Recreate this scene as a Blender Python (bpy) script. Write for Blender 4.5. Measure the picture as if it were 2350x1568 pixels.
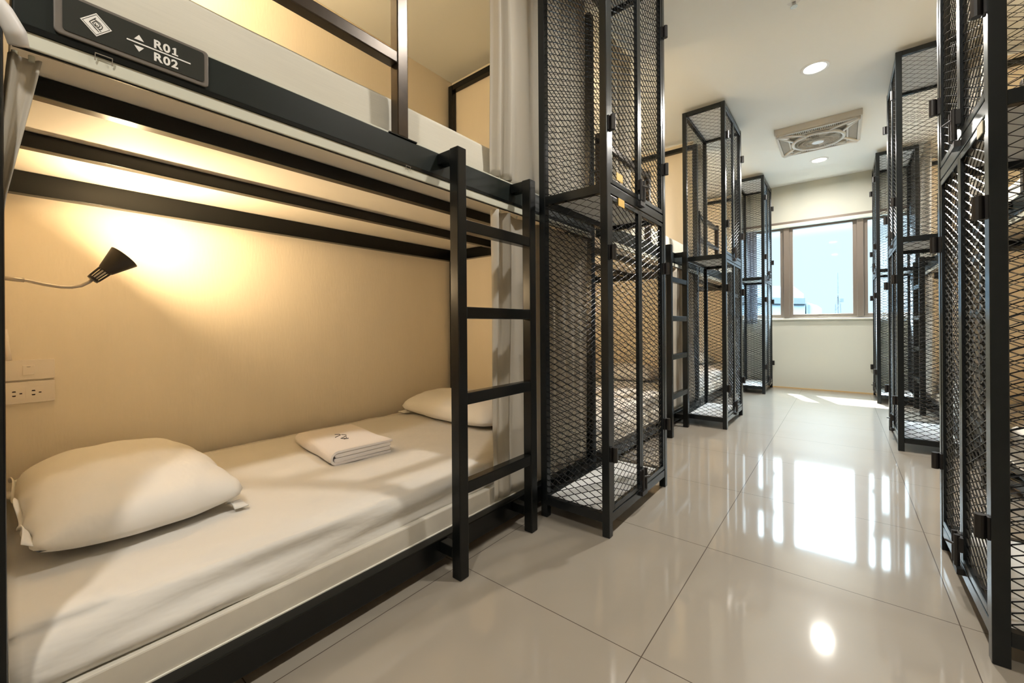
import bpy, bmesh, math, random
from mathutils import Vector, Matrix
random.seed(7)
for o in list(bpy.data.objects): bpy.data.objects.remove(o)
S = bpy.context.scene
COL = S.collection
PI = math.pi

# ------------------------------------------------------------------ camera
FPX = 943.0
YAW = math.atan(757.0 / 943.0)
ROLL = 0.007
CAMZ = 0.80
cam_d = bpy.data.cameras.new('camera')
cam = bpy.data.objects.new('camera', cam_d)
COL.objects.link(cam)
cam_d.sensor_fit = 'HORIZONTAL'
cam_d.sensor_width = 36.0
cam_d.lens = FPX / 2350.0 * 36.0
cam_d.shift_y = (747.3 - 784.0) / 2350.0
cam_d.clip_start = 0.02
cam_d.clip_end = 500
Fw = Vector((-math.sin(YAW), math.cos(YAW), 0))
Rl = Vector((math.cos(YAW), math.sin(YAW), 0))
Zu = Vector((0, 0, 1))
cr, sr = math.cos(ROLL), math.sin(ROLL)
Rr = Rl * cr - Zu * sr
Uu = Rl * sr + Zu * cr
M = Matrix((Rr, Uu, -Fw)).transposed().to_4x4()
M.translation = Vector((0, 0, CAMZ))
cam.matrix_world = M
S.camera = cam

# ------------------------------------------------------------------ world, sun, exposure
S.view_settings.view_transform = 'Standard'
S.view_settings.look = 'None'
S.view_settings.gamma = 1
S.view_settings.use_curve_mapping = False
EXPOSURE = 0.62
S.view_settings.exposure = EXPOSURE
P_DOWN = (17.0, 14.0, 38.0, 17.0)      # watts of the ceiling downlights from the entrance to the window
P_READ = 18.0       # watts of each reading lamp
SUN_E = 24.0
SKY_E = 1.0
W = bpy.data.worlds.new('world'); S.world = W; W.use_nodes = True
nt = W.node_tree; nt.nodes.clear()
wo = nt.nodes.new('ShaderNodeOutputWorld'); bg = nt.nodes.new('ShaderNodeBackground')
tc = nt.nodes.new('ShaderNodeTexCoord'); sx_ = nt.nodes.new('ShaderNodeSeparateXYZ')
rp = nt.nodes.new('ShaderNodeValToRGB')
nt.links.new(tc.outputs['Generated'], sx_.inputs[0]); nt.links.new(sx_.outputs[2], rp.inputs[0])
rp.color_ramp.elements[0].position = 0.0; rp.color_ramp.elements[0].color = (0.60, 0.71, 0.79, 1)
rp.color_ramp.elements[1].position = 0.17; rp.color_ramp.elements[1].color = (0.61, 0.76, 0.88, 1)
e_ = rp.color_ramp.elements.new(0.36); e_.color = (4.6, 5.6, 6.3, 1)      # sky above the window view brightened to fill the room and floor reflection
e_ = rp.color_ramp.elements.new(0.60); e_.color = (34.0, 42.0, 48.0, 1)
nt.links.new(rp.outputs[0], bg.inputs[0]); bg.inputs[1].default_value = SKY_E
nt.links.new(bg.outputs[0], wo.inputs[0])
sd = bpy.data.lights.new('sun', 'SUN'); sd.energy = SUN_E; sd.angle = math.radians(0.6); sd.color = (1.0, 0.95, 0.86)
sun = bpy.data.objects.new('sun', sd); COL.objects.link(sun)
sun.rotation_euler = Vector((0.23, -0.55, -1.0)).to_track_quat('-Z', 'Y').to_euler()
# portal that only guides the sampling of the sky through the window opening
pd = bpy.data.lights.new('window_portal', 'AREA'); pd.shape = 'RECTANGLE'; pd.size = 2.3; pd.size_y = 1.2
pd.cycles.is_portal = True
po = bpy.data.objects.new('window_portal', pd); COL.objects.link(po)
po.location = (-0.18, 6.30, 1.45); po.rotation_euler = (PI / 2, 0, PI)   # faces -Y into the room
po.rotation_euler = Vector((0, -1, 0)).to_track_quat('-Z', 'Z').to_euler()

# ------------------------------------------------------------------ helpers
def mat(name, col, rough=0.5, metal=0.0, spec=0.5, noise=0, namp=0.0, bump=0.0, bscale=200, trans=0.0, coat=0.0, coatr=0.05, stretch=None, bdist=.002):
    m = bpy.data.materials.new(name); m.use_nodes = True
    n = m.node_tree; b = n.nodes['Principled BSDF']
    b.inputs['Base Color'].default_value = (*col, 1)
    b.inputs['Roughness'].default_value = rough
    b.inputs['Metallic'].default_value = metal
    b.inputs['Specular IOR Level'].default_value = spec
    b.inputs['Coat Weight'].default_value = coat
    b.inputs['Coat Roughness'].default_value = coatr
    co = n.nodes.new('ShaderNodeTexCoord')
    src = co.outputs['Object']
    if stretch:
        mp = n.nodes.new('ShaderNodeMapping'); mp.inputs['Scale'].default_value = stretch
        n.links.new(src, mp.inputs[0]); src = mp.outputs[0]
    if noise:
        t = n.nodes.new('ShaderNodeTexNoise'); t.inputs['Scale'].default_value = noise; t.inputs['Detail'].default_value = 5
        n.links.new(src, t.inputs['Vector'])
        mx = n.nodes.new('ShaderNodeMix'); mx.data_type = 'RGBA'
        mx.inputs[6].default_value = (*[max(0, c * (1 - namp)) for c in col], 1)
        mx.inputs[7].default_value = (*[min(1, c * (1 + namp)) for c in col], 1)
        n.links.new(t.outputs[0], mx.inputs[0]); n.links.new(mx.outputs[2], b.inputs['Base Color'])
    if bump:
        t2 = n.nodes.new('ShaderNodeTexNoise'); t2.inputs['Scale'].default_value = bscale; t2.inputs['Detail'].default_value = 3
        n.links.new(src, t2.inputs['Vector'])
        bp = n.nodes.new('ShaderNodeBump'); bp.inputs['Strength'].default_value = bump; bp.inputs['Distance'].default_value = bdist
        n.links.new(t2.outputs[0], bp.inputs['Height']); n.links.new(bp.outputs[0], b.inputs['Normal'])
    if trans:
        out = n.nodes['Material Output']
        tr = n.nodes.new('ShaderNodeBsdfTranslucent'); tr.inputs[0].default_value = (*col, 1)
        ms = n.nodes.new('ShaderNodeMixShader'); ms.inputs[0].default_value = trans
        n.links.new(b.outputs[0], ms.inputs[1]); n.links.new(tr.outputs[0], ms.inputs[2]); n.links.new(ms.outputs[0], out.inputs[0])
    return m

def emis(name, col, e):
    m = bpy.data.materials.new(name); m.use_nodes = True
    n = m.node_tree; n.nodes.clear()
    o = n.nodes.new('ShaderNodeOutputMaterial'); k = n.nodes.new('ShaderNodeEmission')
    k.inputs[0].default_value = (*col, 1); k.inputs[1].default_value = e
    n.links.new(k.outputs[0], o.inputs[0]); return m

MT = {}
MT['black'] = mat('black_paint', (0.004, 0.005, 0.005), 0.27, 0.0, 0.32, noise=60, namp=0.5, bump=0.05, bscale=90)
MT['fascia'] = mat('fascia_paint', (0.010, 0.014, 0.012), 0.42, 0.0, 0.28, noise=9, namp=0.35)
MT['locker'] = mat('locker_steel', (0.012, 0.015, 0.017), 0.26, 0.35, 0.6, noise=50, namp=0.4)
MT['mesh'] = mat('expanded_metal', (0.030, 0.032, 0.035), 0.27, 0.5, 0.7)
MT['plastic'] = mat('black_plastic', (0.012, 0.010, 0.009), 0.45)
MT['wall'] = mat('cream_wall', (0.90, 0.81, 0.66), 0.75, noise=14, namp=0.03, bump=0.25, bscale=120, stretch=(1, 1, 0.2))
MT['wallfar'] = mat('painted_wall', (0.58, 0.59, 0.52), 0.8)
MT['ceil'] = mat('ceiling_paint', (0.88, 0.90, 0.88), 0.85)
MT['board'] = mat('white_board', (0.80, 0.76, 0.68), 0.55, noise=5, namp=0.03)
MT['shelf'] = mat('shelf_board', (0.84, 0.85, 0.84), 0.5)
MT['rail'] = mat('ivory_rail', (0.64, 0.64, 0.54), 0.3)
MT['sheet'] = mat('cotton_sheet', (0.69, 0.665, 0.62), 0.85, bump=0.55, bscale=7, stretch=(1.6, .9, 2.6), bdist=.012)
MT['pillow'] = mat('pillow_cotton', (0.76, 0.735, 0.69), 0.85, bump=0.45, bscale=8, stretch=(.8, 1.8, 1.2), bdist=.010)
MT['base'] = mat('bed_base_fabric', (0.62, 0.58, 0.50), 0.8, noise=25, namp=0.05)
MT['stripe'] = mat('mattress_ticking', (0.66, 0.63, 0.54), 0.8, noise=60, namp=0.06, stretch=(0.2, 0.2, 6))
MT['towel'] = mat('white_terry', (0.85, 0.80, 0.77), 0.95, bump=0.8, bscale=900)
MT['curtain'] = mat('linen_curtain', (0.64, 0.60, 0.52), 0.85, trans=0.33, bump=0.2, bscale=500, stretch=(1, 1, 0.3))
MT['wcurtain'] = mat('window_curtain_cloth', (0.30, 0.32, 0.36), 0.9, trans=0.3)
MT['ivory'] = mat('ivory_plastic', (0.90, 0.82, 0.72), 0.35)
MT['dark'] = mat('dark_hole', (0.02, 0.008, 0.005), 0.6)
MT['signbody'] = mat('sign_rim', (0.16, 0.14, 0.12), 0.4)
MT['signface'] = mat('sign_face', (0.022, 0.024, 0.020), 0.35)
MT['white'] = mat('white_print', (0.80, 0.78, 0.74), 0.5)
MT['yellow'] = mat('yellow_label', (0.80, 0.50, 0.08), 0.5)
MT['goose'] = mat('gooseneck_metal', (0.42, 0.38, 0.33), 0.35, 0.6)
MT['cream'] = mat('cream_plastic_tube', (0.72, 0.70, 0.68), 0.4)
MT['fan'] = mat('fan_plastic', (0.66, 0.62, 0.55), 0.45)
MT['fanw'] = mat('fan_plastic_white', (0.78, 0.78, 0.76), 0.4)
MT['chrome'] = mat('chrome', (0.6, 0.6, 0.6), 0.2, 1.0)
MT['wframe'] = mat('window_frame_metal', (0.20, 0.165, 0.135), 0.4, 0.2)
MT['wtrim'] = mat('window_reveal', (0.66, 0.66, 0.58), 0.5)
MT['bulb'] = emis('lamp_bulb', (1.0, 0.75, 0.42), 9)
MT['down'] = emis('downlight_glow', (1.0, 0.93, 0.80), 9)
MT['bld'] = mat('facade', (0.075, 0.105, 0.125), 0.8)
MT['bld2'] = mat('facade_dark', (0.022, 0.032, 0.040), 0.7)
MT['ground'] = mat('city_ground', (0.04, 0.05, 0.055), 0.9, noise=0.2, namp=0.4)
# glass: clear pane
g = bpy.data.materials.new('window_glass'); g.use_nodes = True
n = g.node_tree; n.nodes.clear()
o_ = n.nodes.new('ShaderNodeOutputMaterial'); t_ = n.nodes.new('ShaderNodeBsdfTransparent'); s_ = n.nodes.new('ShaderNodeBsdfGlossy')
t_.inputs[0].default_value = (0.93, 0.97, 0.98, 1); s_.inputs['Roughness'].default_value = 0.02
m_ = n.nodes.new('ShaderNodeMixShader'); m_.inputs[0].default_value = 0.008
n.links.new(t_.outputs[0], m_.inputs[1]); n.links.new(s_.outputs[0], m_.inputs[2]); n.links.new(m_.outputs[0], o_.inputs[0])
MT['glass'] = g
# floor: big polished cream tiles with thin joints
fm = bpy.data.materials.new('polished_tile'); fm.use_nodes = True
n = fm.node_tree; b = n.nodes['Principled BSDF']
co = n.nodes.new('ShaderNodeTexCoord'); sp = n.nodes.new('ShaderNodeSeparateXYZ'); n.links.new(co.outputs['Object'], sp.inputs[0])
def mth(op, a, bb=None, c=None):
    k = n.nodes.new('ShaderNodeMath'); k.operation = op
    for i, v in enumerate((a, bb, c)):
        if v is None: continue
        if isinstance(v, (int, float)): k.inputs[i].default_value = v
        else: n.links.new(v, k.inputs[i])
    return k.outputs[0]
def joint(src, off):
    u = mth('DIVIDE', mth('SUBTRACT', src, off), 0.62)
    fr = mth('SUBTRACT', u, mth('FLOOR', u))
    d = mth('MINIMUM', fr, mth('SUBTRACT', 1.0, fr))
    return mth('LESS_THAN', d, 0.0012 / 0.62)
jt = mth('MAXIMUM', joint(sp.outputs[0], -0.381), joint(sp.outputs[1], 0.962))
nz = n.nodes.new('ShaderNodeTexNoise'); nz.inputs['Scale'].default_value = 1.6; nz.inputs['Detail'].default_value = 8; nz.inputs['Distortion'].default_value = 1.2
n.links.new(co.outputs['Object'], nz.inputs['Vector'])
mx = n.nodes.new('ShaderNodeMix'); mx.data_type = 'RGBA'; mx.inputs[6].default_value = (0.26, 0.225, 0.18, 1); mx.inputs[7].default_value = (0.34, 0.305, 0.255, 1)
n.links.new(nz.outputs[0], mx.inputs[0])
mj = n.nodes.new('ShaderNodeMix'); mj.data_type = 'RGBA'; mj.inputs[7].default_value = (0.07, 0.05, 0.035, 1)
n.links.new(jt, mj.inputs[0]); n.links.new(mx.outputs[2], mj.inputs[6]); n.links.new(mj.outputs[2], b.inputs['Base Color'])
b.inputs['Roughness'].default_value = 0.06; b.inputs['Specular IOR Level'].default_value = 0.85
b.inputs['Coat Weight'].default_value = 0.45; b.inputs['Coat Roughness'].default_value = 0.32
bp = n.nodes.new('ShaderNodeBump'); bp.inputs['Strength'].default_value = 0.03; bp.inputs['Distance'].default_value = 0.002
nz2 = n.nodes.new('ShaderNodeTexNoise'); nz2.inputs['Scale'].default_value = 7; n.links.new(co.outputs['Object'], nz2.inputs['Vector'])
n.links.new(nz2.outputs[0], bp.inputs['Height']); n.links.new(bp.outputs[0], b.inputs['Normal'])
MT['floor'] = fm

class MB:
    """collects shapes into one mesh"""
    def __init__(self): self.v = []; self.f = []; self.smooth = False
    def box(self, x0, x1, y0, y1, z0, z1):
        x0, x1 = min(x0, x1), max(x0, x1); y0, y1 = min(y0, y1), max(y0, y1); z0, z1 = min(z0, z1), max(z0, z1)
        i = len(self.v)
        self.v += [(x0, y0, z0), (x1, y0, z0), (x1, y1, z0), (x0, y1, z0), (x0, y0, z1), (x1, y0, z1), (x1, y1, z1), (x0, y1, z1)]
        self.f += [(i, i+3, i+2, i+1), (i+4, i+5, i+6, i+7), (i, i+1, i+5, i+4), (i+1, i+2, i+6, i+5), (i+2, i+3, i+7, i+6), (i+3, i, i+4, i+7)]
        return self
    def tube(self, pts, r, n=12, caps=True):
        pts = [Vector(p) for p in pts]
        rs = r if isinstance(r, (list, tuple)) else [r] * len(pts)
        base = len(self.v); up = None
        for k, p in enumerate(pts):
            t = (pts[min(k+1, len(pts)-1)] - pts[max(k-1, 0)]).normalized()
            if up is None:
                up = Vector((0, 0, 1)) if abs(t.z) < 0.9 else Vector((1, 0, 0))
            a = t.cross(up).normalized(); bb = a.cross(t).normalized(); up = bb
            for j in range(n):
                w = 2 * PI * j / n
                self.v.append(tuple(p + a * rs[k] * math.cos(w) + bb * rs[k] * math.sin(w)))
        for k in range(len(pts)-1):
            for j in range(n):
                q = base + k*n; j2 = (j+1) % n
                self.f.append((q+j, q+j2, q+n+j2, q+n+j))
        if caps:
            self.f.append(tuple(base+j for j in range(n))[::-1]); q = base + (len(pts)-1)*n
            self.f.append(tuple(q+j for j in range(n)))
        return self
    def poly(self, pts):
        i = len(self.v); self.v += [tuple(p) for p in pts]; self.f.append(tuple(range(i, i+len(pts)))); return self
    def prism(self, outline, fn, t0, t1):
        """extrude a 2D outline between t0 and t1; fn(a,b,t)->point"""
        i = len(self.v); m = len(outline)
        self.v += [fn(a, b_, t0) for a, b_ in outline] + [fn(a, b_, t1) for a, b_ in outline]
        self.f.append(tuple(range(i, i+m))); self.f.append(tuple(range(i+2*m-1, i+m-1, -1)))
        for k in range(m):
            k2 = (k+1) % m; self.f.append((i+k, i+k2, i+m+k2, i+m+k))
        return self
    def grid(self, nu, nv, fn):
        i = len(self.v)
        for a in range(nu+1):
            for c in range(nv+1): self.v.append(fn(a/nu, c/nv))
        for a in range(nu):
            for c in range(nv):
                q = i + a*(nv+1) + c
                self.f.append((q, q+1, q+nv+2, q+nv+1))
        return self
    def build(self, name, m, parent=None, smooth=False, bevel=0.0, solid=0.0, subsurf=0, fix=True):
        me = bpy.data.meshes.new(name); me.from_pydata(self.v, [], self.f)
        if fix:
            bm = bmesh.new(); bm.from_mesh(me); bmesh.ops.recalc_face_normals(bm, faces=bm.faces); bm.to_mesh(me); bm.free()
        me.materials.append(m)
        if smooth:
            for p in me.polygons: p.use_smooth = True
        o = bpy.data.objects.new(name, me); COL.objects.link(o)
        if parent: o.parent = parent
        if solid:
            s = o.modifiers.new('thickness', 'SOLIDIFY'); s.thickness = solid; s.offset = 0
        if bevel:
            s = o.modifiers.new('bevel', 'BEVEL'); s.width = bevel; s.segments = 2; s.limit_method = 'ANGLE'
        if subsurf:
            s = o.modifiers.new('sub', 'SUBSURF'); s.levels = subsurf; s.render_levels = subsurf
        return o

def tag(o, label=None, cat=None, group=None, kind=None):
    if label: o['label'] = label
    if cat: o['category'] = cat
    if group: o['group'] = group
    if kind: o['kind'] = kind
    return o
def empty(name, loc=(0, 0, 0)):
    o = bpy.data.objects.new(name, None); COL.objects.link(o); o.location = loc; o.empty_display_size = 0.1; return o
KIDS = {}
def copy_tree(o, parent=None):
    c = o.copy(); COL.objects.link(c); c.parent = parent
    for ch in [k for k in ALL() if k.parent == o]: copy_tree(ch, c)
    return c
def ALL(): return list(COL.objects)
def struct(o): o['kind'] = 'structure'; return o

# ------------------------------------------------------------------ setting
CZ = 2.52
XL, XR, YF, YN = -2.135, 1.76, 6.13, -2.4
struct(MB().box(XL-.1, XR+.1, YN-.1, YF+.16, -.08, 0).build('floor', MT['floor']))
struct(MB().box(XL-.1, XR+.1, YN-.1, YF+.16, CZ, CZ+.1).build('ceiling', MT['ceil']))
struct(MB().box(XL-.1, XL, YN, YF, 0, CZ).build('wall_left', MT['wall']))
struct(MB().box(XR, XR+.1, YN, YF, 0, CZ).build('wall_right', MT['wall']))
struct(MB().box(XL, XR, YN-.1, YN, 0, CZ).build('wall_near', MT['wallfar']))
struct(MB().box(XL+.001, XR-.001, YN, 2.64, CZ-.012, CZ+.01).build('trim_1', MT['ceil']))
WX0, WX1, WZ0, WZ1 = -1.30, 0.94, 0.86, 2.05
wf = MB()
wf.box(XL, WX0, YF, YF+.16, 0, CZ); wf.box(WX1, XR, YF, YF+.16, 0, CZ)
wf.box(WX0, WX1, YF, YF+.16, 0, WZ0); wf.box(WX0, WX1, YF, YF+.16, WZ1, CZ)
struct(wf.build('wall_far', MT['wallfar']))
struct(MB().box(XL+.001, XR-.001, YF-.008, YF, 0, .012).build('baseboard_far', mat('skirting_stone', (0.60, 0.42, 0.20), 0.5)))
# ceiling cove strip at the far wall
struct(MB().box(WX0-.02, WX1+.02, YF-.040, YF+.018, 1.992, 2.030).build('trim_2', MT['wtrim'], bevel=.004))
struct(MB().box(WX0-.02, WX1+.02, YF-.022, YF+.018, 2.030, 2.062).build('trim_3', MT['wframe'], bevel=.002))
w = MB(); wy0, wy1 = YF+.02, YF+.10
w.box(WX0, WX1, wy0, wy1, WZ0, WZ0+.025); w.box(WX0, WX1, wy0, wy1, WZ1-.045, WZ1)
w.box(WX0, WX0+.035, wy0, wy1, WZ0, WZ1); w.box(WX1-.035, WX1, wy0, wy1, WZ0, WZ1)
for mxx in (-0.535, 0.168): w.box(mxx-.03, mxx+.03, wy0-.01, wy1, WZ0+.02, WZ1-.04)
win = struct(w.build('window_1', MT['wframe'], bevel=.003))
for (a, c) in ((-1.265, -.565), (-.505, .138), (.198, .905)):
    s = MB(); z0, z1 = WZ0+.025, WZ1-.045; k = .036
    s.box(a, a+k, wy0+.012, wy1-.015, z0, z1); s.box(c-k, c, wy0+.012, wy1-.015, z0, z1)
    s.box(a+k, c-k, wy0+.012, wy1-.015, z0, z0+k*.8); s.box(a+k, c-k, wy0+.012, wy1-.015, z1-k, z1)
    so = s.build('window_sash', MT['wframe'], win, bevel=.002)
    MB().box(a+k-.004, c-k+.004, wy0+.04, wy0+.045, z0+k*.8-.004, z1-k+.004).build('window_glass', MT['glass'], so)
MB().box(WX0-.03, WX1+.03, YF-.03, YF+.11, WZ0-.018, WZ0+.001).build('window_sill', MT['wtrim'], win, bevel=.003)

# outside: ground, buildings and a mast seen through the window
struct(MB().box(-200, 200, YF+10, 400, -12, -11).build('ground', MT['ground']))
bd = empty('apartment_building', (-8, 30, -11))
tag(bd, 'pale blue-grey apartment block with a sloping roofline, seen through the left panes', 'building')
p = MB(); ol = [(-16, 0), (6.30, 0), (6.30, 13.05), (5.7, 13.45), (5.7, 14.1), (-16, 15.2)]
p.prism(ol, lambda a, c, t: (a, t, c), 0, 9); p.build('wall', MT['bld'], bd)
p = MB(); p.prism([(-16, 14.2), (6.32, 12.95), (6.32, 13.3), (-16, 14.8)], lambda a, c, t: (a, t, c), -.15, 0); p.build('cornice', MT['bld2'], bd)
bd = empty('annex_building', (-1.64, 30.0, -11))
tag(bd, 'small pale annex with a dark window slot right of the sloping apartment block', 'building')
MB().prism([(-.05, 0), (.53, 0), (.55, 12.85), (.0, 13.1)], lambda a, c, t: (a, t, c), 0, 6).build('wall', MT['bld'], bd)
MB().box(.08, .16, -.1, 0, 12.2, 12.9).build('window', MT['bld2'], bd)
am = empty('antenna_mast', (-.33, 60, -11))
tag(am, 'thin lattice antenna mast standing on the skyline beyond the middle pane', 'antenna')
p = MB()
for sx, sy in ((-1, -1), (1, -1), (0, 1)): p.tube([(sx*.5, sy*.4, 0), (sx*.22, sy*.2, 14.0), (0, 0, 15.2)], .05, 6)
for k in range(10):
    z = k*1.45; p.tube([(-.5+.028*k, -.4, z), (.5-.028*k, -.4, z+1.4)], .03, 5)
p.build('lattice', MT['bld2'], am)
MB().tube([(0, 0, 15), (0, 0, 17.6)], [.06, .03], 6).build('whip', MT['bld2'], am)
MB().box(.1, .5, -.1, .1, 14.2, 14.6).build('dish', MT['bld2'], am)

# ------------------------------------------------------------------ ceiling fixtures
def downlight(x, y, label):
    r = empty('downlight', (x, y, CZ if y > 2.64 else CZ-.012)); tag(r, label, 'ceiling light', 'recessed round downlights along the corridor')
    p = MB(); n_ = 40
    prof = [(.060, -.001), (.064, -.006), (.078, -.005), (.084, -.0005)]
    for k in range(n_):
        a0, a1 = 2*PI*k/n_, 2*PI*(k+1)/n_
        for (r0, z0), (r1, z1) in zip(prof, prof[1:]):
            p.poly([(r0*math.cos(a0), r0*math.sin(a0), z0), (r1*math.cos(a0), r1*math.sin(a0), z1), (r1*math.cos(a1), r1*math.sin(a1), z1), (r0*math.cos(a1), r0*math.sin(a1), z0)])
    p.build('trim_ring', MT['fanw'], r, smooth=True)
    MB().tube([(0, 0, -.0005), (0, 0, -.003)], .0605, 40).build('diffuser', MT['down'], r)
    l = bpy.data.lights.new('downlight_bulb', 'AREA'); l.shape = 'DISK'; l.size = .12; l.energy = P_DOWN[0 if y < 0 else 1 if y < 2 else 2 if y < 4 else 3]; l.color = (1.0, .95, .87); l.spread = math.radians(170)
    lo = bpy.data.objects.new('downlight_bulb', l); COL.objects.link(lo); lo.parent = r; lo.location = (0, 0, -.008)
downlight(-.132, 3.435, 'lit round downlight in the ceiling between camera and the square fan')
downlight(-.176, 5.40, 'lit round downlight just behind the square ceiling fan near the window')
downlight(-.13, 1.45, 'round downlight above the first pair of lockers, nearest ahead')
downlight(-.13, -.55, 'round downlight behind the first bunk, over the corridor entrance')
sp_ = empty('sprinkler_head', (-.19, 2.655, CZ)); tag(sp_, 'small chrome sprinkler head on the ceiling at the top edge of the view', 'sprinkler')
MB().tube([(0, 0, 0), (0, 0, -.004)], .03, 20).build('plate', MT['fanw'], sp_)
MB().tube([(0, 0, -.004), (0, 0, -.03)], .009, 12).build('nozzle', MT['chrome'], sp_)
MB().tube([(0, 0, -.03), (0, 0, -.033)], .017, 16).build('deflector', MT['chrome'], sp_)

cf = empty('ceiling_fan', (-.16, 4.62, CZ)); tag(cf, 'square box ceiling fan with round spiral grille between the two lit downlights', 'ceiling fan')
H_ = .30
p = MB(); 
for (a, b_, c, d) in ((-H_, H_, -H_, -H_+.012), (-H_, H_, H_-.012, H_), (-H_, -H_+.012, -H_+.012, H_-.012), (H_-.012, H_, -H_+.012, H_-.012)): p.box(a, b_, c, d, -.05, 0)
p.build('casing', MT['fan'], cf, bevel=.002)
p = MB()   # louvre strips on the four sides of the square
for side in range(4):
    ca, sa = math.cos(side*PI/2), math.sin(side*PI/2)
    for k in range(-21, 22):
        u = k*.0128
        if abs(u) > .275: continue
        w0, w1 = .272, max(.215, abs(u)-.003)
        if w1 >= w0: continue
        q = [(u-.002, -w0), (u+.002, -w0), (u+.002, -w1), (u-.002, -w1)]
        p.prism(q, lambda a, c, t: (a*ca-c*sa, a*sa+c*ca, t), -.058, -.048)
    for w0 in (.288, .213): p.prism([(-w0, -w0), (w0, -w0), (w0-.008, -w0+.012), (-w0+.008, -w0+.012)], lambda a, c, t: (a*ca-c*sa, a*sa+c*ca, t), -.062, -.046)
p.build('louvre', MT['fan'], cf)
MB().box(-.285, .285, -.285, .285, -.046, -.040).build('backplate', mat('fan_backplate', (.42, .38, .30), .6), cf)
p = MB()   # four arms joining ring to corners
for q in range(4):
    a = PI/4 + q*PI/2; p = MB()
    for s in (-1, 1):
        e = (math.cos(a+s*.38)*.185, math.sin(a+s*.38)*.185); tip = (math.cos(a)*.385+s*-.012*math.sin(a), math.sin(a)*.385+s*.012*math.cos(a))
        p.tube([(e[0], e[1], -.066), (tip[0], tip[1], -.060)], .011, 8)
    p.tube([(math.cos(a)*.30, math.sin(a)*.30, -.063), (math.cos(a)*.388, math.sin(a)*.388, -.058)], .016, 8)
    p.build('corner_arm', MT['fanw'], cf, smooth=True)
p = MB(); p.tube([(math.cos(t*PI/30)*.185, math.sin(t*PI/30)*.185, -.07) for t in range(61)], .014, 10, False); p.build('ring', MT['fanw'], cf, smooth=True)
p = MB()
for k in range(56):
    a = 2*PI*k/56
    p.tube([(math.cos(a)*.045, math.sin(a)*.045, -.082), (math.cos(a+.28)*.11, math.sin(a+.28)*.11, -.084), (math.cos(a+.42)*.182, math.sin(a+.42)*.182, -.072)], .0017, 4)
for rr in (.08, .115, .15): p.tube([(math.cos(t*PI/24)*rr, math.sin(t*PI/24)*rr, -.085+(.002 if rr > .12 else 0)) for t in range(49)], .0018, 5, False)
p.build('grille', MT['fan'], cf, smooth=True)
MB().tube([(0, 0, -.078), (0, 0, -.090)], [.05, .042], 28).build('hub_cap', MT['fanw'], cf, smooth=False)
for k in range(5):
    a = 2*PI*k/5; p = MB()
    p.poly([(math.cos(a)*.04, math.sin(a)*.04, -.060), (math.cos(a-.25)*.16, math.sin(a-.25)*.16, -.054), (math.cos(a+.3)*.165, math.sin(a+.3)*.165, -.066), (math.cos(a+.5)*.04, math.sin(a+.5)*.04, -.066)])
    p.build('blade', MT['fan'], cf, solid=.003)

# ------------------------------------------------------------------ locker
LD, LW, LH, PT = .31, .65, 2.49, .03
def expanded(p, w, h, fn, LWD=.064, SWD=.0265, sw=.0029, th=.0022):
    """expanded metal on a w x h rectangle; fn(u, v, t) maps to space"""
    hx = LWD/2; hh = SWD/2; flat = .0022
    nrow = max(1, round(h/hh)); hh = h/nrow; ncol = max(2, round(w/hx)); hx = w/ncol
    for k in range(nrow):
        pts = []
        for j in range(ncol+1):
            y = (k + (1 if (j+k) % 2 == 0 else 0))*hh
            for s in ((-1, 1) if 0 < j < ncol else ((1,) if j == 0 else (-1,))):
                pts.append((j*hx + s*flat*(1 if 0 < j < ncol else 0), y))
        # keep strands of neighbouring rows just touching at the nodes
        b0 = len(p.v)
        for (x, y) in pts:
            yy = min(max(y, sw/2), h-sw/2)
            p.v += [fn(x, yy+c, d) for c, d in ((-.0015, -.0010), (-.0007, -.0016), (.0015, .0010), (.0007, .0016))]   # twisted strand
        for i in range(len(pts)-1):
            a = b0+i*4
            for c in range(4):
                c2 = (c+1) % 4; p.f.append((a+c, a+c2, a+4+c2, a+4+c))

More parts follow.
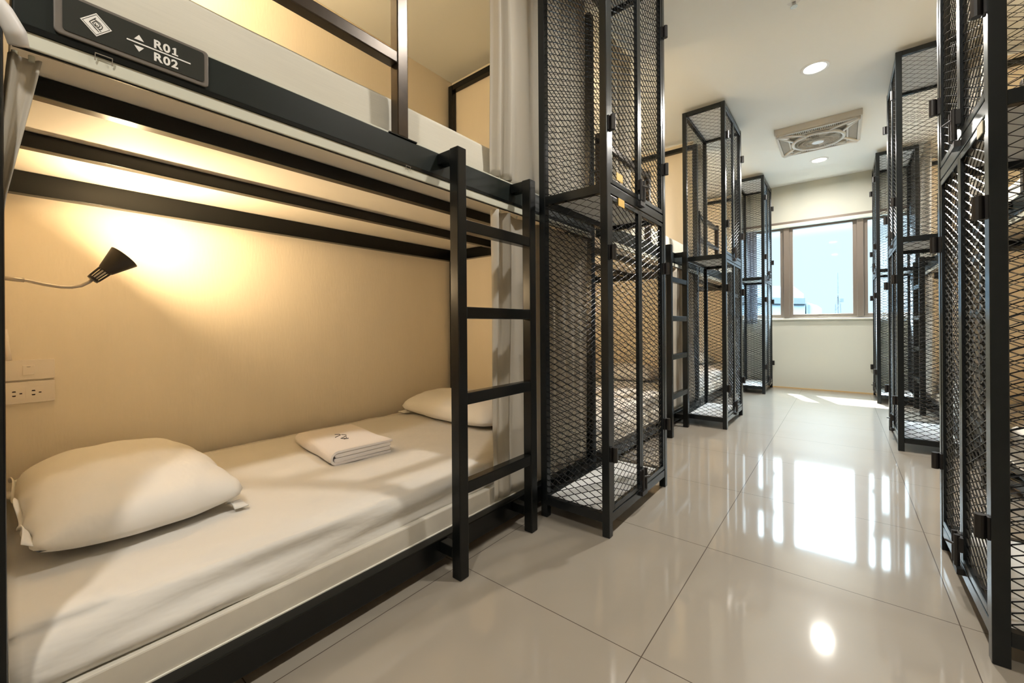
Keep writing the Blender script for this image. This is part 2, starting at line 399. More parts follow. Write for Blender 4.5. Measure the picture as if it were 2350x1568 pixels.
def make_locker(s):
    """s=-1: depth runs to -X (left side); s=+1: to +X.  origin: near front floor corner"""
    r = empty('mesh_locker')
    X = lambda d: s*d
    L = MT['locker']
    for d in (0, LD-PT):
        for y in (0, LW-PT):
            MB().box(X(d), X(d+PT), y, y+PT, 0, LH).build('post', L, r, bevel=.002)
    tiers = ((.052, .085), (1.300, 1.335), (LH-.03, LH))
    for z0, z1 in tiers:
        p = MB()
        for y in (0.002, LW-PT+.002): p.box(X(PT), X(LD-PT), y, y+PT-.004, z0, z1)
        for d in (.002, LD-PT+.002): p.box(X(d), X(d+PT-.004), PT, LW-PT, z0, z1)
        p.build('cross_frame', L, r, bevel=.0015)
        zt = z1-.004 if z1 > 2.4 else z0+.004
        zz = (z1-.012, z1-.004) if z1 > 2.4 else (z1-.010, z1-.002)
        MB().box(X(PT+.001), X(LD-PT-.001), PT+.001, LW-PT-.001, zz[0], zz[1]).build('shelf_panel', MT['shelf'], r)
    for z0, z1 in ((.085, 1.300), (1.335, LH-.03)):
        h = z1-z0
        for y in (.012, LW-.012):
            p = MB(); expanded(p, LD-2*PT, h, lambda u, v, t: (X(PT+u), y+t, z0+v)); p.build('mesh_panel', MT['mesh'], r, fix=False)
        p = MB(); expanded(p, LW-2*PT, h, lambda u, v, t: (X(LD-.012)+t, PT+u, z0+v)); p.build('mesh_panel', MT['mesh'], r, fix=False)
        # a pair of doors
        dw = (LW-2*PT)/2-.003; fz0, fz1 = z0+.006, z1-.006; fr = .018
        for k in (0, 1):
            y0 = PT+.002+k*(dw+.002); y1 = y0+dw
            p = MB(); d0, d1 = .002, .018
            p.box(X(d0), X(d1), y0, y0+fr, fz0, fz1); p.box(X(d0), X(d1), y1-fr, y1, fz0, fz1)
            p.box(X(d0), X(d1), y0+fr, y1-fr, fz0, fz0+fr); p.box(X(d0), X(d1), y0+fr, y1-fr, fz1-fr, fz1)
            dr = p.build('door', L, r, bevel=.0015)
            p = MB(); expanded(p, dw-2*fr, fz1-fz0-2*fr, lambda u, v, t: (X(.010)+t, y0+fr+u, fz0+fr+v)); p.build('mesh_panel', MT['mesh'], dr, fix=False)
            hy = (y0-.022) if k == 0 else (y1-.004)
            for hz in (fz0+.22, fz1-.22):
                p = MB(); p.box(X(-.004), X(.003), hy, hy+.026, hz-.027, hz+.027)
                c = hy+.013; p.tube([(X(-.014), c, hz-.028), (X(-.014), c, hz+.028)], .010, 12)
                p.build('hinge', MT['plastic'], dr)
        ym = LW/2
        for k, y in ((0, ym-.016), (1, ym+.016)):
            p = MB(); zc = fz0+.05
            p.tube([(X(-.010), y, zc-.055), (X(-.010), y, zc+.035)], .0065, 10)
            p.box(X(-.008), X(.002), y-.012, y+.012, zc-.012, zc+.030)
            if k == 0: p.tube([(X(-.014), y+.002, zc+.005), (X(-.028), y+.03, zc+.002)], .004, 8)
            p.build('bolt_latch', MT['plastic'], r)
        p = MB().box(X(-.012), X(.002), ym-.026, ym+.026, fz0-.028, fz0-.010); p.build('latch_keeper', MT['plastic'], r)
    return r
lockL = make_locker(-1); lockR = make_locker(+1)
def yel(r, s, y, z):
    MB().box(s*-.0005, s*.0015, y, y+.055, z, z+.03).build('number_tag', MT['yellow'], r)
GL = 'tall black mesh lockers lining the corridor'
for k, (y, lab) in enumerate(((1.42, 'tall black mesh locker beside the nearest ladder, yellow tags on its doors'),
                              (3.43, 'second black mesh locker on the left, after the far ladder'),
                              (5.42, 'farthest black mesh locker on the left, next to the window wall'))):
    r = lockL if k == 0 else copy_tree(lockL); r.location = (-.68, y, 0); tag(r, lab, 'locker', GL)
for k, (y, lab) in enumerate(((1.45, 'black mesh locker nearest on the right, cut off by the frame edge'),
                              (3.51, 'second black mesh locker on the right, partly behind the nearest one'),
                              (5.45, 'farthest black mesh locker on the right, beside the window'))):
    r = lockR if k == 0 else copy_tree(lockR); r.location = (.27, y, 0); tag(r, lab, 'locker', GL)
yel(lockL, -1, .085, 1.365); yel(lockL, -1, .10, 1.268)
MB().box(-.001, .001, .05, .10, 1.262, 1.292).build('number_tag', mat('pale_label', (.75, .72, .55), .5), lockR)

# ------------------------------------------------------------------ bunk bed
BL = 2.0; BD = 1.10   # length along the corridor, depth to the wall
def make_bed(s):
    r = empty('bunk_bed'); X = lambda d: s*d; K = MT['black']; T = .038
    MB().box(X(0), X(.04), BL-.04, BL, 0, 2.46).build('post', K, r, bevel=.003)
    MB().box(X(BD-.045), X(BD-.007), BL-.045, BL-.007, 0, 2.46).build('post', K, r, bevel=.003)
    MB().box(X(0), X(.03), 0.014, BL-.041, 1.293, 1.368).build('front_rail', MT['fascia'], r, bevel=.003)
    MB().box(X(-.004), X(.03), 0.014, BL-.041, 1.284, 1.293).build('rail_flange', MT['black'], r)
    MB().box(X(-.001), X(.0065), 0.014, BL-.041, 1.2575, 1.284).build('curtain_track', MT['rail'], r, bevel=.002)
    MB().box(X(.004), X(.029), 0.014, BL-.041, 1.3685, 1.3735).build('deck_edge', MT['rail'], r, bevel=.001)
    MB().box(X(.003), X(.0068), .014, BL-.041, 1.2545, 1.2575).build('track_groove', K, r)
    for y, a in ((.118, .011), (.778, .008)):
        p = MB(); z = 1.274
        p.tube([(X(-.004), y-a, z), (X(-.007), y-a, z+.012), (X(-.007), y+a, z+.012), (X(-.004), y+a, z)], .0010, 6); p.build('hook', MT['goose'], r)
    MB().box(X(.031), X(BD-.004), 0.014, BL-.046, 1.318, 1.336).build('deck_board', MT['board'], r)
    for x0 in (.245, .625): MB().box(X(x0), X(x0+.034), 0.014, BL-.041, 1.276, 1.317).build('slat', K, r, bevel=.002)
    MB().box(X(BD-.046), X(BD-.006), 0.014, BL-.046, 1.244, 1.317).build('back_rail', K, r, bevel=.002)
    # end frame and panel
    for z, zh in ((1.250, .066), (2.422, .038)): MB().box(X(.041), X(BD-.047), BL-.044, BL-.006, z, z+zh).build('end_beam', K, r, bevel=.002)
    MB().box(X(.041), X(BD-.002), BL-.004, BL+.012, .0, 2.505).build('end_panel', MT['wall'], r)
    # lower base
    MB().box(X(0), X(.038), 0.014, BL-.041, .030, .101).build('base_rail', K, r, bevel=.003)
    MB().box(X(.035), X(BD-.046), .014, BL-.046, .085, .104).build('base_board', MT['board'], r)
    MB().box(X(.039), X(.075), .008, BL-.047, .101, .168).build('base_panel', MT['base'], r, bevel=.004)
    # upper guard rail
    p = MB(); gx0, gx1 = -.002, .034
    p.box(X(gx0), X(gx1), .745, .783, 1.372, 1.86); p.box(X(gx0), X(gx1), .02, .058, 1.372, 1.86)
    p.box(X(gx0), X(gx1), .058, .745, 1.585, 1.620); p.box(X(gx0), X(gx1), .02, .783, 1.80, 1.835)
    p.build('guard_rail', mat('guard_bronze', (.045, .030, .018), .28, .45, .6, noise=30, namp=.4) if 'guard_bronze' not in bpy.data.materials else bpy.data.materials['guard_bronze'], r, bevel=.003)
    MB().box(X(-.003), X(.04), .715, .815, 1.3685, 1.372).build('guard_foot', K, r)
    # ladder
    p = MB(); y0, y1 = .895, 1.274; d0, d1 = -.099, -.061
    p.box(X(d0), X(d1), y0, y0+T, 0, 1.364); p.box(X(d0), X(d1), y1, y1+T, 0, 1.364)
    lad = p.build('ladder', K, r, bevel=.003)
    for z in (1.121, .842, .566, .283): MB().box(X(d0+.002), X(d1-.002), y0+T, y1, z-.019, z+.019).build('rung', K, lad, bevel=.003)
    for y in (y0, y1):
        MB().box(X(d1), X(-.001), y+.002, y+T-.002, 1.326, 1.362).build('bracket', K, lad, bevel=.002)
        MB().box(X(d1), X(-.001), y+.002, y+T-.002, .060, .096).build('bracket', K, lad, bevel=.002)
    return r
bedL = make_bed(-1); bedR = make_bed(+1)
GB = 'black steel bunk beds along both walls'
beds = []
LB = (-1.03, (0.0, 2.05, 4.07)); RB = (.62, (2.045, 4.06))
for k, (y, lab) in enumerate(zip(LB[1], ('black steel bunk bed filling the left foreground, sign plate on its upper rail',
                                         'black steel bunk bed on the left behind the first mesh locker',
                                         'farthest black steel bunk bed on the left, behind the second locker by the window'))):
    r = bedL if k == 0 else copy_tree(bedL); r.location = (LB[0], y, 0); tag(r, lab, 'bunk bed', GB); beds.append((-1, r))
for k, (y, lab) in enumerate(zip(RB[1], ('black steel bunk bed on the right, seen through the nearest right locker',
                                         'farthest black steel bunk bed on the right, ladder seen through the second right locker'))):
    r = bedR if k == 0 else copy_tree(bedR); r.location = (RB[0], y, 0); tag(r, lab, 'bunk bed', GB); beds.append((1, r))
# near end post of the first bed and its end panel
MB().box(0, -.04, -.036, .005, 0, 2.46).build('post', MT['black'], bedL, bevel=.003)
MB().box(-.041, -BD+.002, -.02, -.001, 0, 2.505).build('end_panel', MT['wall'], bedL)

# sign plate on the first bed
def rr(x0, x1, y0, y1, rad, n_=6):
    out = []
    for cx, cy, a0 in ((x1-rad, y1-rad, 0), (x0+rad, y1-rad, PI/2), (x0+rad, y0+rad, PI), (x1-rad, y0+rad, 3*PI/2)):
        for k in range(n_+1): a = a0+k*PI/2/n_; out.append((cx+rad*math.cos(a), cy+rad*math.sin(a)))
    return out
fn = lambda a, c, t: (t, a, c)
SY0, SY1, SZ0, SZ1 = .058, .274, 1.298, 1.372
sg = MB().prism(rr(SY0, SY1, SZ0, SZ1, .008), fn, .0005, .006).build('sign_plate', MT['signbody'], bedL, bevel=.002)
MB().prism(rr(SY0+.010, SY1-.008, SZ0+.008, SZ1-.006, .005), fn, .0060, .0072).build('sign_face', MT['signface'], sg)
def text(s, y, z, size, off=.0):
    cu = bpy.data.curves.new('t', 'FONT'); cu.body = s; cu.size = size; cu.extrude = .0004; cu.offset = off; cu.space_character = 1.14
    t = bpy.data.objects.new('t', cu); COL.objects.link(t)
    bpy.context.view_layer.update()
    me = bpy.data.meshes.new_from_object(t.evaluated_get(bpy.context.evaluated_depsgraph_get()))
    me.transform(Matrix(((0, 0, 1, .0076), (1, 0, 0, y), (0, 1, 0, z), (0, 0, 0, 1))))
    bpy.data.objects.remove(t); me.materials.clear(); me.materials.append(MT['white'])
    o = bpy.data.objects.new('lettering', me); COL.objects.link(o); o.parent = sg
text('R0', .1855, 1.3370, .0215, .0007); text('R02', .1855, 1.3125, .0215, .0007)
p = MB(); T0, T1 = .0072, .0080
p.prism([(.148, 1.3315), (.243, 1.3315), (.243, 1.3340), (.148, 1.3340)], fn, T0, T1)
p.prism([(.158, 1.3385), (.172, 1.3385), (.165, 1.3485)], fn, T0, T1)
p.prism([(.158, 1.3270), (.172, 1.3270), (.165, 1.3170)], fn, T0, T1)
p.build('arrow_mark', MT['white'], sg)
p = MB(); z = 1.3370; y = .2135
p.prism([(y+.0030, z+.0022), (y+.0030, z+.0112), (y+.0006, z+.0100), (y+.0006, z+.0122), (y+.0042, z+.0146), (y+.0064, z+.0146), (y+.0064, z+.0022)], fn, T0, T1)
p.prism([(y, z), (y, z+.0024), (y+.0095, z+.0024), (y+.0095, z)], fn, T0, T1)
p.build('numeral', MT['white'], sg)
# diamond emblem with a monogram
p = MB(); cy, cz = .1085, 1.3355; A, B = .0200, .0205
def ringd(a0, b0, a1, b1):
    o4 = [(cy, cz+b0), (cy-a0, cz), (cy, cz-b0), (cy+a0, cz)]; i4 = [(cy, cz+b1), (cy-a1, cz), (cy, cz-b1), (cy+a1, cz)]
    for k in range(4): p.prism([o4[k], o4[(k+1) % 4], i4[(k+1) % 4], i4[k]], fn, T0, T1)
ringd(A, B, A-.0022, B-.0022)
p.prism([(cy, cz+B-.0035), (cy-A+.0035, cz), (cy, cz-B+.0035), (cy+A-.0035, cz)], fn, T0, T1)
em = p.build('emblem', MT['white'], sg)
p = MB(); q = .0083
def stroke(pts, w=.0010):
    for (a, b_), (c, d) in zip(pts, pts[1:]):
        L_ = math.hypot(c-a, d-b_); nx, ny = -(d-b_)/L_*w/2, (c-a)/L_*w/2
        p.prism([(cy+a+nx, cz+b_+ny), (cy+c+nx, cz+d+ny), (cy+c-nx, cz+d-ny), (cy+a-nx, cz+b_-ny)], fn, .0079, .0084)
stroke([(-.0005, .0115), (-.0085, .001), (-.0005, -.0075), (.003, -.0110)])
stroke([(-.0025, .0085), (.0045, .0050), (.0080, .0000), (.0065, -.0045), (.0035, -.0065)])
stroke([(-.0050, .0010), (-.0010, .0058), (.0030, .0035), (.0048, .0000), (.0030, -.0032), (.0000, -.0040), (-.0050, .0010)])
stroke([(-.0012, .0020), (-.0012, -.0020), (.0020, -.0010)])
stroke([(.0015, -.0045), (.0060, -.0095)])
stroke([(-.0030, -.0052), (.0005, -.0088)])
p.build('monogram', MT['signface'], em)
# bent cream tube end of the curtain track at the near post
p = MB(); pts = [(.030, -.075, 1.362), (.034, -.045, 1.340), (.036, -.018, 1.312), (.036, .004, 1.285), (.034, .016, 1.262), (.030, .020, 1.243)]
p.tube(pts, [.0125, .0125, .0125, .0128, .0128, .0115], 16); p.build('track_end_tube', MT['cream'], bedL, smooth=True)
MB().box(-.006, -.002, .012, .075, 1.258, 1.283).build('stamped_label', mat('stamp_label', (.62, .55, .38), .5, noise=150, namp=.5), bedL)

# ------------------------------------------------------------------ bedding
def nz3(x, y, sd=0):
    return (math.sin(x*7.1+sd)*math.cos(y*5.3+sd*1.7)+.5*math.sin(x*15.7+y*9.1+sd*2.1)+.3*math.sin(x*4.3-y*21+sd))/1.8
def make_mattress(s, upper=False):
    r = empty('mattress')
    if not upper:
        x0, x1, y0, y1, zb, zt = .060, 1.045, .004, BL-.055, .169, .280
    else:
        x0, x1, y0, y1, zb, zt = .070, 1.045, .016, BL-.055, 1.337, 1.520
    rad = .035 if not upper else .012
    MB().box(s*(x0+.012), s*(x1-.004), y0+.012, y1-.012, zb, zt-.03).build('core', MT['stripe'], r, bevel=.012)
    p = MB()
    # sheet: cross-section from the hem up over the front edge to the wall
    hem = zb-.003 if not upper else zb+.004
    prof = []
    for k in range(9): prof.append((x0-.004*math.sin(k/8*PI), hem+(zt-rad*1.6-hem)*k/8))
    for k in range(1, 9):
        a = PI/2*k/8; prof.append((x0+rad*1.9*(1-math.cos(a)), zt-rad*1.6+rad*1.6*math.sin(a)))
    for k in range(1, 22): prof.append((x0+rad*1.9+(x1-x0-rad*1.9)*k/21, zt))
    nv = len(prof)-1; nu = 110
    def f(u, v):
        i = round(v*nv); x, z = prof[i]; y = y0+(y1-y0)*u
        side = 1 if i <= 16 else 0
        if upper:
            d = nz3(y*1.4, z*3, 3)*.003
            return (s*(x-d*side), y, z+(0 if side else d))
        if i <= 12:
            # long diagonal drape folds fading to the right
            w = math.sin((z-zb)*46+y*3.2+1.2*math.sin(y*2.1))*.0105*(1-.4*y/2) + math.sin((z-zb)*95-y*7+2)*.0036
            hemw = (.010*math.sin(y*9)+.006*math.sin(y*23))*(1-i/12)**2
            return (s*(x-w*min(1, (i+2)/6)-.002), y, z+hemw*.35+.003*math.sin(y*6))
        fade = max(0, 1-(i-12)/10)
        d = .0038*nz3(x*3+y*1.5, y*2.2+x*2, 1)+fade*.004*math.sin(y*6.2+x*18)
        return (s*x, y, z+d-.010*max(0, 1-(i-12)/8)*(.6+.4*math.sin(y*2)))
    p.grid(nu, nv, f)
    p.build('sheet', MT['sheet'] if not upper else MT['stripe'], r, smooth=True, solid=.003)
    return r
def make_pillow(name='pillow'):
    r = empty(name); p = MB(); a, b_, h = .375, .208, .100   # half sizes: x long, y short
    N = 40
    def shape(u, v, top):
        x = (u*2-1); y = (v*2-1)
        ed = (1-abs(x)**3.2)*(1-abs(y)**2.6)
        ed = max(ed, 0)**.5
        X_ = a*x*(1-.07*(1-abs(y)**2)*0-.06*abs(y)**2*abs(x)); Y_ = b_*y*(1-.08*abs(x)**3)
        wr = .006*math.sin(x*9+y*4)*math.sin(y*7-x*3)*(1-ed*.5) + .005*math.sin(x*22+y*2)*(abs(x)**2)
        z = h*ed*(1.0 if top else -.55)
        if not top: z = max(z, -h*.55)
        return (X_+wr*.5, Y_+wr, z+(wr*ed if top else 0))
    p.grid(N, N, lambda u, v: shape(u, v, True)); p.grid(N, N, lambda u, v: shape(u, v, False))
    o = p.build('cushion', MT['pillow'], r, smooth=True, fix=False)
    me = o.data; bm = bmesh.new(); bm.from_mesh(me); bmesh.ops.remove_doubles(bm, verts=bm.verts, dist=.0015); bmesh.ops.recalc_face_normals(bm, faces=bm.faces); bm.to_mesh(me); bm.free()
    # open, slightly ruffled hem of the pillowcase along one long side, folded corner at the other
    p = MB()
    def fl(u, v):
        x = a*(2*u-1)*.86
        return (x, -b_*.93-v*.018-.003*math.sin(x*40)*v, .004+.020*math.sin(x*26+1)*v+.012*v)
    p.grid(50, 5, fl)
    p.build('case_hem', MT['pillow'], r, smooth=True, solid=.002)
    p = MB(); p.grid(8, 6, lambda u, v: (a*(.80+.17*u), b_*(.80+.17*v), -.036+.012*math.sin(u*3)*(1-v)+.002*v)); p.build('case_corner', MT['pillow'], r, smooth=True, solid=.003)
    return r
GP = 'white pillows on the bunks'
mL, mR = make_mattress(-1), make_mattress(1)
uL, uR = make_mattress(-1, True), make_mattress(1, True)
mats_spec = [
 (mL, -1, 0, 'white sheeted mattress on the lower bunk in the left foreground, towel lying on it'),
 (mL, -1, 1, 'white sheeted lower mattress seen through the doors of the first left locker'),
 (mL, -1, 2, 'white sheeted lower mattress seen through the side of the second left locker'),
 (mR, 1, 3, 'white sheeted lower mattress on the right, seen through the nearest right locker'),
 (mR, 1, 4, 'white sheeted lower mattress on the right, seen through the second right locker'),
 (uL, -1, 0, 'upper bunk mattress with pale striped side above the sign plate'),
 (uL, -1, 1, 'upper bunk mattress behind the first left locker'),
 (uL, -1, 2, 'upper bunk mattress behind the second left locker'),
 (uR, 1, 3, 'upper bunk mattress behind the nearest right locker'),
 (uR, 1, 4, 'upper bunk mattress behind the second right locker')]
used = set()
for proto, s, bi, lab in mats_spec:
    r = proto if proto.name not in used else copy_tree(proto)
    used.add(proto.name); r.location = beds[bi][1].location; tag(r, lab, 'mattress', 'mattresses on the bunk beds')
pil = make_pillow(); first = True
def put_pillow(bi, y, rz, lab, tilt=0):
    global first
    r = pil if first else copy_tree(pil); first = False
    s, b_ = beds[bi]; L_ = b_.location
    r.location = (L_.x+s*.645, L_.y+y, .330); r.rotation_euler = (0, tilt, rz); tag(r, lab, 'pillow', GP)
    return r
put_pillow(0, .232, math.radians(1), 'large white pillow in the lower left corner below the switch plate')
put_pillow(0, 1.655, math.radians(177), 'white pillow at the far end of the nearest lower bunk, half behind the ladder')
put_pillow(1, .24, 0, 'white pillow on the lower bunk behind the first left locker, near end')
put_pillow(1, 1.70, PI, 'white pillow on the lower bunk behind the first left locker, far end')
put_pillow(2, 1.70, PI, 'white pillow on the lower bunk behind the second left locker')
put_pillow(3, 1.70, 0, 'white pillow on the right lower bunk behind the nearest right locker')
put_pillow(4, 1.70, 0, 'white pillow on the right lower bunk behind the second right locker')

# folded towel: layers wrap round a fold at the near long side
tw = empty('folded_towel', (-1.655, .905, .283)); tag(tw, 'folded white towel with a small dark embroidered mark, lying on the nearest lower mattress', 'towel')
tw.rotation_euler = (0, 0, math.radians(-6))
def slab(x_in, y0, y1, z0, z1, r_end):
    # folded layer: rounded fold at the low-y side, seen end-on from the aisle
    n_ = 10; t = z1-z0; pts = []
    for k in range(n_+1):
        a = PI/2+PI*k/n_; pts.append((y0+r_end+r_end*math.cos(a)*1.0, (z0+z1)/2+t/2*math.sin(a)))
    pts += [(y1-.003, z0), (y1, (z0+z1)/2), (y1-.003, z1)]
    return MB().prism(pts, lambda a, c, tt: (tt, a+.003*math.sin(c*90), c+.0015*math.sin(a*40+tt*15)), -.195+x_in, .195-x_in).build('towel_layer', MT['towel'], tw, bevel=.003)
# outer wrap: bottom sheet, rounded spine and top sheet in one cross-section
n_ = 14; R_ = .026; T_ = .009; out = []; inn = []
for k in range(n_+1):
    a = PI/2+PI*k/n_
    out.append((-.125+R_+R_*math.cos(a), R_+R_*math.sin(a))); inn.append((-.125+R_+(R_-T_)*math.cos(a), R_+(R_-T_)*math.sin(a)))
cs = [(.125, 2*R_-.002)] + out + [(.120, 0), (.122, T_)] + inn[::-1] + [(.125, 2*R_-T_)]
p = MB(); nn = len(cs); nx = 12
base = 0
for i in range(nx+1):
    x = -.195+.39*i/nx
    p.v += [(x, y+.002*math.sin(x*25+z*60), z+.0018*math.sin(y*35+x*18)*(z/.05)) for y, z in cs]
for i in range(nx):
    for j in range(nn):
        j2 = (j+1) % nn; p.f.append((i*nn+j, i*nn+j2, (i+1)*nn+j2, (i+1)*nn+j))
p.f.append(tuple(range(nn))[::-1]); p.f.append(tuple(nx*nn+j for j in range(nn)))
p.build('towel_wrap', MT['towel'], tw, smooth=False)
slab(.003, -.112, .118, .0095, .0255, .008); slab(.002, -.108, .121, .0262, .0425, .008)
p = MB(); z = .0525
p.tube([(-.05+.012*k, .018*math.sin(k*1.1)-.01, z) for k in range(5)], .0016, 6); p.tube([(.01+.01*k, .014*math.cos(k*1.4)-.004, z) for k in range(5)], .0014, 6)
p.tube([(-.03, .01, z), (-.01, .022, z), (.012, .012, z)], .0012, 6); p.tube([(.02, .01, z), (.045, .0, z), (.05, -.012, z)], .0012, 6)
p.build('embroidery', mat('dark_thread', (.10, .09, .09), .8), tw)

# ------------------------------------------------------------------ curtains
def curtain(s, x, y0, y1, z0, z1, folds, amp, sd, top_gather=1.0, name='curtain', m=None, lean=0, pinch=None):
    r = empty(name, (x, y0, z0)); p = MB(); rnd = random.Random(sd)
    ph = [rnd.uniform(0, 6) for _ in range(6)]
    nu, nv = max(40, int(folds*18)), 36
    def f(u, v):
        z = (z1-z0)*v
        w_ = u+(.035*math.sin(u*9+ph[0])+.02*math.sin(u*17+ph[1]))
        a = amp*(.75+.35*math.sin(v*3+ph[2]+u*5))
        d = a*math.sin(2*PI*folds*w_+.5*math.sin(v*2.2+ph[3])) + a*.35*math.sin(2*PI*folds*2.1*w_+ph[4]+v*1.3)
        d *= (1-.35*v**4*0)
        width = (y1-y0)*(1-(1-top_gather)*v)
        yy = width*u+(y1-y0-width)*lean+.008*math.sin(v*5+ph[5]+u*3)*(1-v)
        if pinch:
            k = math.exp(-((v-pinch[0])/pinch[1])**2); yy = yy*(1-k*.55)+k*.55*pinch[2]*(y1-y0)
        return (d, yy, z)
    p.grid(nu, nv, f); p.build('cloth', m or MT['curtain'], r, smooth=True, solid=.0016)
    p = MB()
    for k in range(max(2, int(folds))):
        yy = (y1-y0)*(k+.5)/max(2, int(folds)); p.tube([(0, yy, z1-z0-.004), (0, yy, z1-z0+.006)], .004, 8)
    p.build('glider', MT['rail'], r)
    return r
GC = 'linen privacy curtains of the bunks'
c = curtain(-1, -1.054, 1.19, 1.93, .118, 1.250, 7.5, .016, 1); tag(c, 'pale curtain of the nearest lower bunk, hanging behind the ladder', 'curtain', GC)
c = curtain(-1, -1.058, 1.205, 1.93, 1.385, 2.50, 7, .018, 2); tag(c, 'long beige curtain of the nearest upper bunk, left of the first locker', 'curtain', GC)
c = curtain(-1, -1.054, .008, .044, .20, 1.250, 1.2, .006, 5, name='curtain'); tag(c, 'thin edge of gathered curtain beside the near post at the left frame edge', 'curtain', GC)
for cc in c.children:
    if cc.name.startswith('cloth'):      # pulled back behind the post towards the bottom
        for v in cc.data.vertices:
            k = max(0.0, min(1.0, (v.co.z+.20-1.0)/.25)); v.co.y = -.020 + (v.co.y+.012)*(.35+.65*k) + .010*k
for (x, y0, u0, u1, lab1, lab2) in (
        (-1.054, 2.05, .07, .50, 'pinkish beige lower bunk curtain beside the far left ladder', 'upper bunk curtain seen through the upper doors of the first left locker'),
        (-1.054, 4.07, .07, .38, 'lower bunk curtain behind the farthest left locker', 'dark backlit upper bunk curtain seen through the second left locker'),
        (.644, 2.045, 1.34, 1.90, 'lower bunk curtain behind the second right locker', 'upper bunk curtain behind the second right locker'),
        (.644, 4.06, 1.34, 1.90, 'lower bunk curtain behind the farthest right locker', 'upper bunk curtain behind the farthest right locker')):
    c = curtain(-1, x, y0+1.20, y0+1.90, .118, 1.250, 7, .016, y0*3+x); tag(c, lab1, 'curtain', GC)
    c = curtain(-1, x, y0+u0, y0+u1, 1.385, 2.50, 5, .018, y0*5+x); tag(c, lab2, 'curtain', GC)
c = curtain(-1, -.88, 0, .115, .80, 1.99, 3, .012, 11, name='window_curtain', m=MT['wcurtain'])
c.rotation_euler = (0, 0, -PI/2); c.location = (-.965, 6.095, .80); tag(c, 'dark grey window curtain gathered at the left end of the window', 'curtain')

# ------------------------------------------------------------------ reading lamps
def make_lamp():
    r = empty('reading_lamp')
    # local: y away from the panel, z up, origin at the mounting point on the end panel
    MB().tube([(0, 0, 0), (0, .008, 0)], .026, 24).build('wall_mount', MT['ivory'], r, bevel=.002)
    p = MB(); P = [(0, .006, .002), (0, .030, .001), (0, .055, -.003), (0, .090, -.012), (0, .126, -.018), (0, .150, -.017), (0, .172, -.010), (0, .190, .003), (0, .205, .020)]
    p.tube(P, .0052, 12); p.build('gooseneck', MT['goose'], r, smooth=True)
    MB().tube([(0, .006, .002), (0, .048, -.002)], .0068, 12).build('ferrule', MT['goose'], r, smooth=True)
    ax = Vector((0, .68, .733)).normalized(); b0 = Vector((0, .198, .012))
    pt = lambda t: b0+ax*t
    p = MB(); p.tube([pt(0), pt(.008)], [.0165, .0172], 24); p.tube([pt(.042), pt(.048)], [.0195, .0200], 24)
    side = Vector((1, 0, 0)); up = ax.cross(side)
    for k in range(12):
        a = 2*PI*k/12; d = side*math.cos(a)+up*math.sin(a)
        p.tube([pt(.006)+d*.0155, pt(.044)+d*.018], .0021, 6)
    p.build('vent_collar', MT['plastic'], r)
    MB().tube([pt(.004), pt(.046)], .010, 16).build('lamp_socket', MT['ivory'], r)
    p = MB(); n_ = 40; prof = [(.045, .0195), (.050, .0225), (.085, .0340), (.118, .0450), (.120, .0452), (.118, .0438), (.085, .0325), (.052, .021)]
    for (t0, r0), (t1, r1) in zip(prof, prof[1:]):
        for k in range(n_):
            q = []
            for tt, rr_, kk in ((t0, r0, k), (t1, r1, k), (t1, r1, k+1), (t0, r0, k+1)):
                a = 2*PI*kk/n_; q.append(tuple(pt(tt)+(side*math.cos(a)+up*math.sin(a))*rr_))
            p.poly(q)
    o = p.build('lamp_shade', MT['plastic'], r, smooth=True, fix=False)
    bm = bmesh.new(); bm.from_mesh(o.data); bmesh.ops.remove_doubles(bm, verts=bm.verts, dist=.0003); bmesh.ops.recalc_face_normals(bm, faces=bm.faces); bm.to_mesh(o.data); bm.free()
    p = MB(); p.tube([pt(.050), pt(.058), pt(.070), pt(.082), pt(.090)], [.009, .013, .017, .013, .003], 18); p.build('bulb', MT['bulb'], r, smooth=True)
    l = bpy.data.lights.new('reading_bulb', 'POINT'); l.energy = P_READ; l.shadow_soft_size = .022; l.color = (1.0, .72, .40)
    lo = bpy.data.objects.new('reading_bulb', l); COL.objects.link(lo); lo.parent = r; lo.location = pt(.102)
    return r
lamp = make_lamp(); first_l = True
def put_lamp(bi, z, lab):
    global first_l
    r = lamp if first_l else copy_tree(lamp); first_l = False; r.scale = (.925, .925, .925)
    s, b_ = beds[bi]; r.location = (b_.location.x+s*.82, b_.location.y+(0.0 if bi == 0 else .012), z)
    tag(r, lab, 'reading lamp', 'black cone reading lamps on gooseneck arms')
put_lamp(0, .943, 'black cone reading lamp on a bent gooseneck in the nearest lower bunk')
put_lamp(0, 2.10, 'reading lamp in the nearest upper bunk, above the frame edge')
put_lamp(1, .955, 'reading lamp in the lower bunk behind the first left locker')
put_lamp(1, 2.10, 'reading lamp in the upper bunk behind the first left locker')
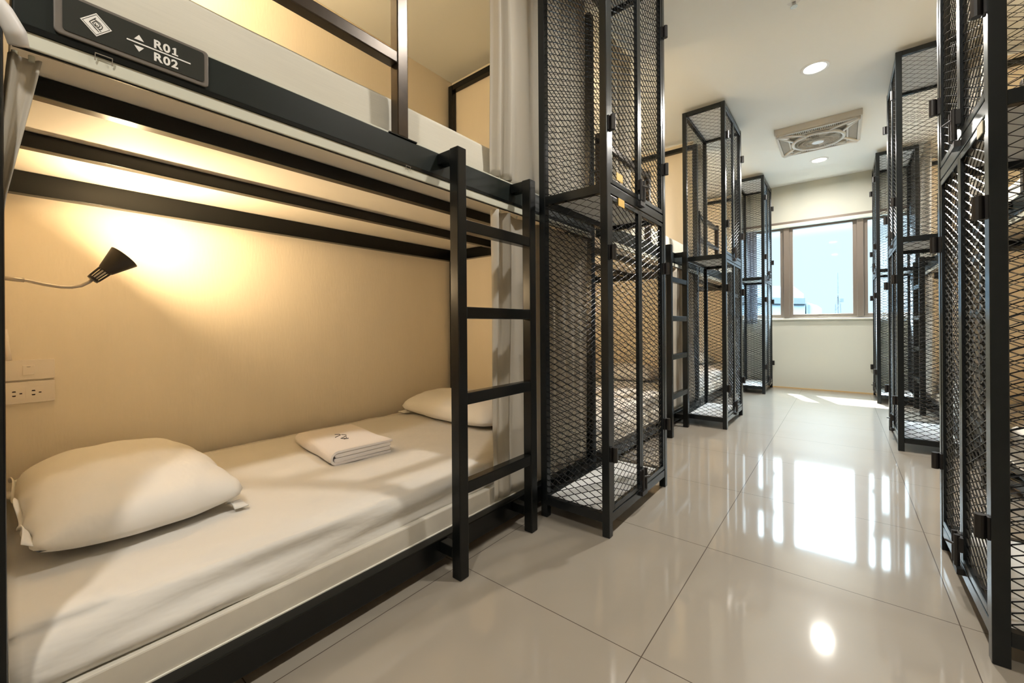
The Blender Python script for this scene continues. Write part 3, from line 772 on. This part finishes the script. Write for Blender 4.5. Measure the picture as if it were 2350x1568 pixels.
put_lamp(2, .955, 'reading lamp in the lower bunk behind the second left locker')
put_lamp(2, 2.10, 'reading lamp in the upper bunk behind the second left locker')
put_lamp(3, .955, 'reading lamp in the right lower bunk behind the nearest right locker')
put_lamp(3, 2.10, 'reading lamp in the right upper bunk behind the nearest right locker')
put_lamp(4, .955, 'reading lamp in the farthest right lower bunk')
put_lamp(4, 2.10, 'reading lamp in the farthest right upper bunk')

# ------------------------------------------------------------------ switch and socket plates on the left wall
fx = lambda a, c, t: (t, a, c)
sw = empty('light_switch', (XL, .002, .63)); tag(sw, 'ivory light switch plate on the wall above the socket plate', 'light switch')
MB().prism(rr(0, .116, 0, .066, .003), fx, 0, .010).build('plate', MT['ivory'], sw, bevel=.001)
MB().prism(rr(.044, .070, .016, .048, .001), fx, .010, .014).build('rocker', MT['ivory'], sw, bevel=.001)
MB().box(.014, .0145, .053, .061, .0425, .0435).build('rocker_mark', MT['dark'], sw)
so = empty('power_socket', (XL, .002, .552)); tag(so, 'ivory double power socket plate on the wall under the light switch', 'power socket')
MB().prism(rr(0, .116, 0, .072, .003), fx, 0, .010).build('plate', MT['ivory'], so, bevel=.001)
for y in (.018, .060):
    p = MB().prism(rr(y-.009, y+.031, .016, .052, .001), fx, .010, .0115).build('outlet', MT['ivory'], so)
    q = MB(); cyy = y+.003
    q.prism([(cyy, .0385), (cyy+.009, .0385), (cyy+.0075, .0425), (cyy+.0015, .0425)], fx, .0115, .012)
    q.prism([(cyy, .0285), (cyy+.009, .0285), (cyy+.0075, .0245), (cyy+.0015, .0245)], fx, .0115, .012)
    q.prism([(cyy+.016, .0315), (cyy+.022, .0315), (cyy+.022, .0350), (cyy+.016, .0350)], fx, .0115, .012)
    q.build('pin_hole', MT['dark'], p)
cd = MB(); cd.tube([(XL+.007, .010, .80), (XL+.007, .013, .75), (XL+.007, .016, .72), (XL+.006, .018, .697)], .006, 10)
tag(cd.build('cable_conduit', MT['ivory'], smooth=True), 'short ivory cable conduit running down into the light switch plate', 'conduit')
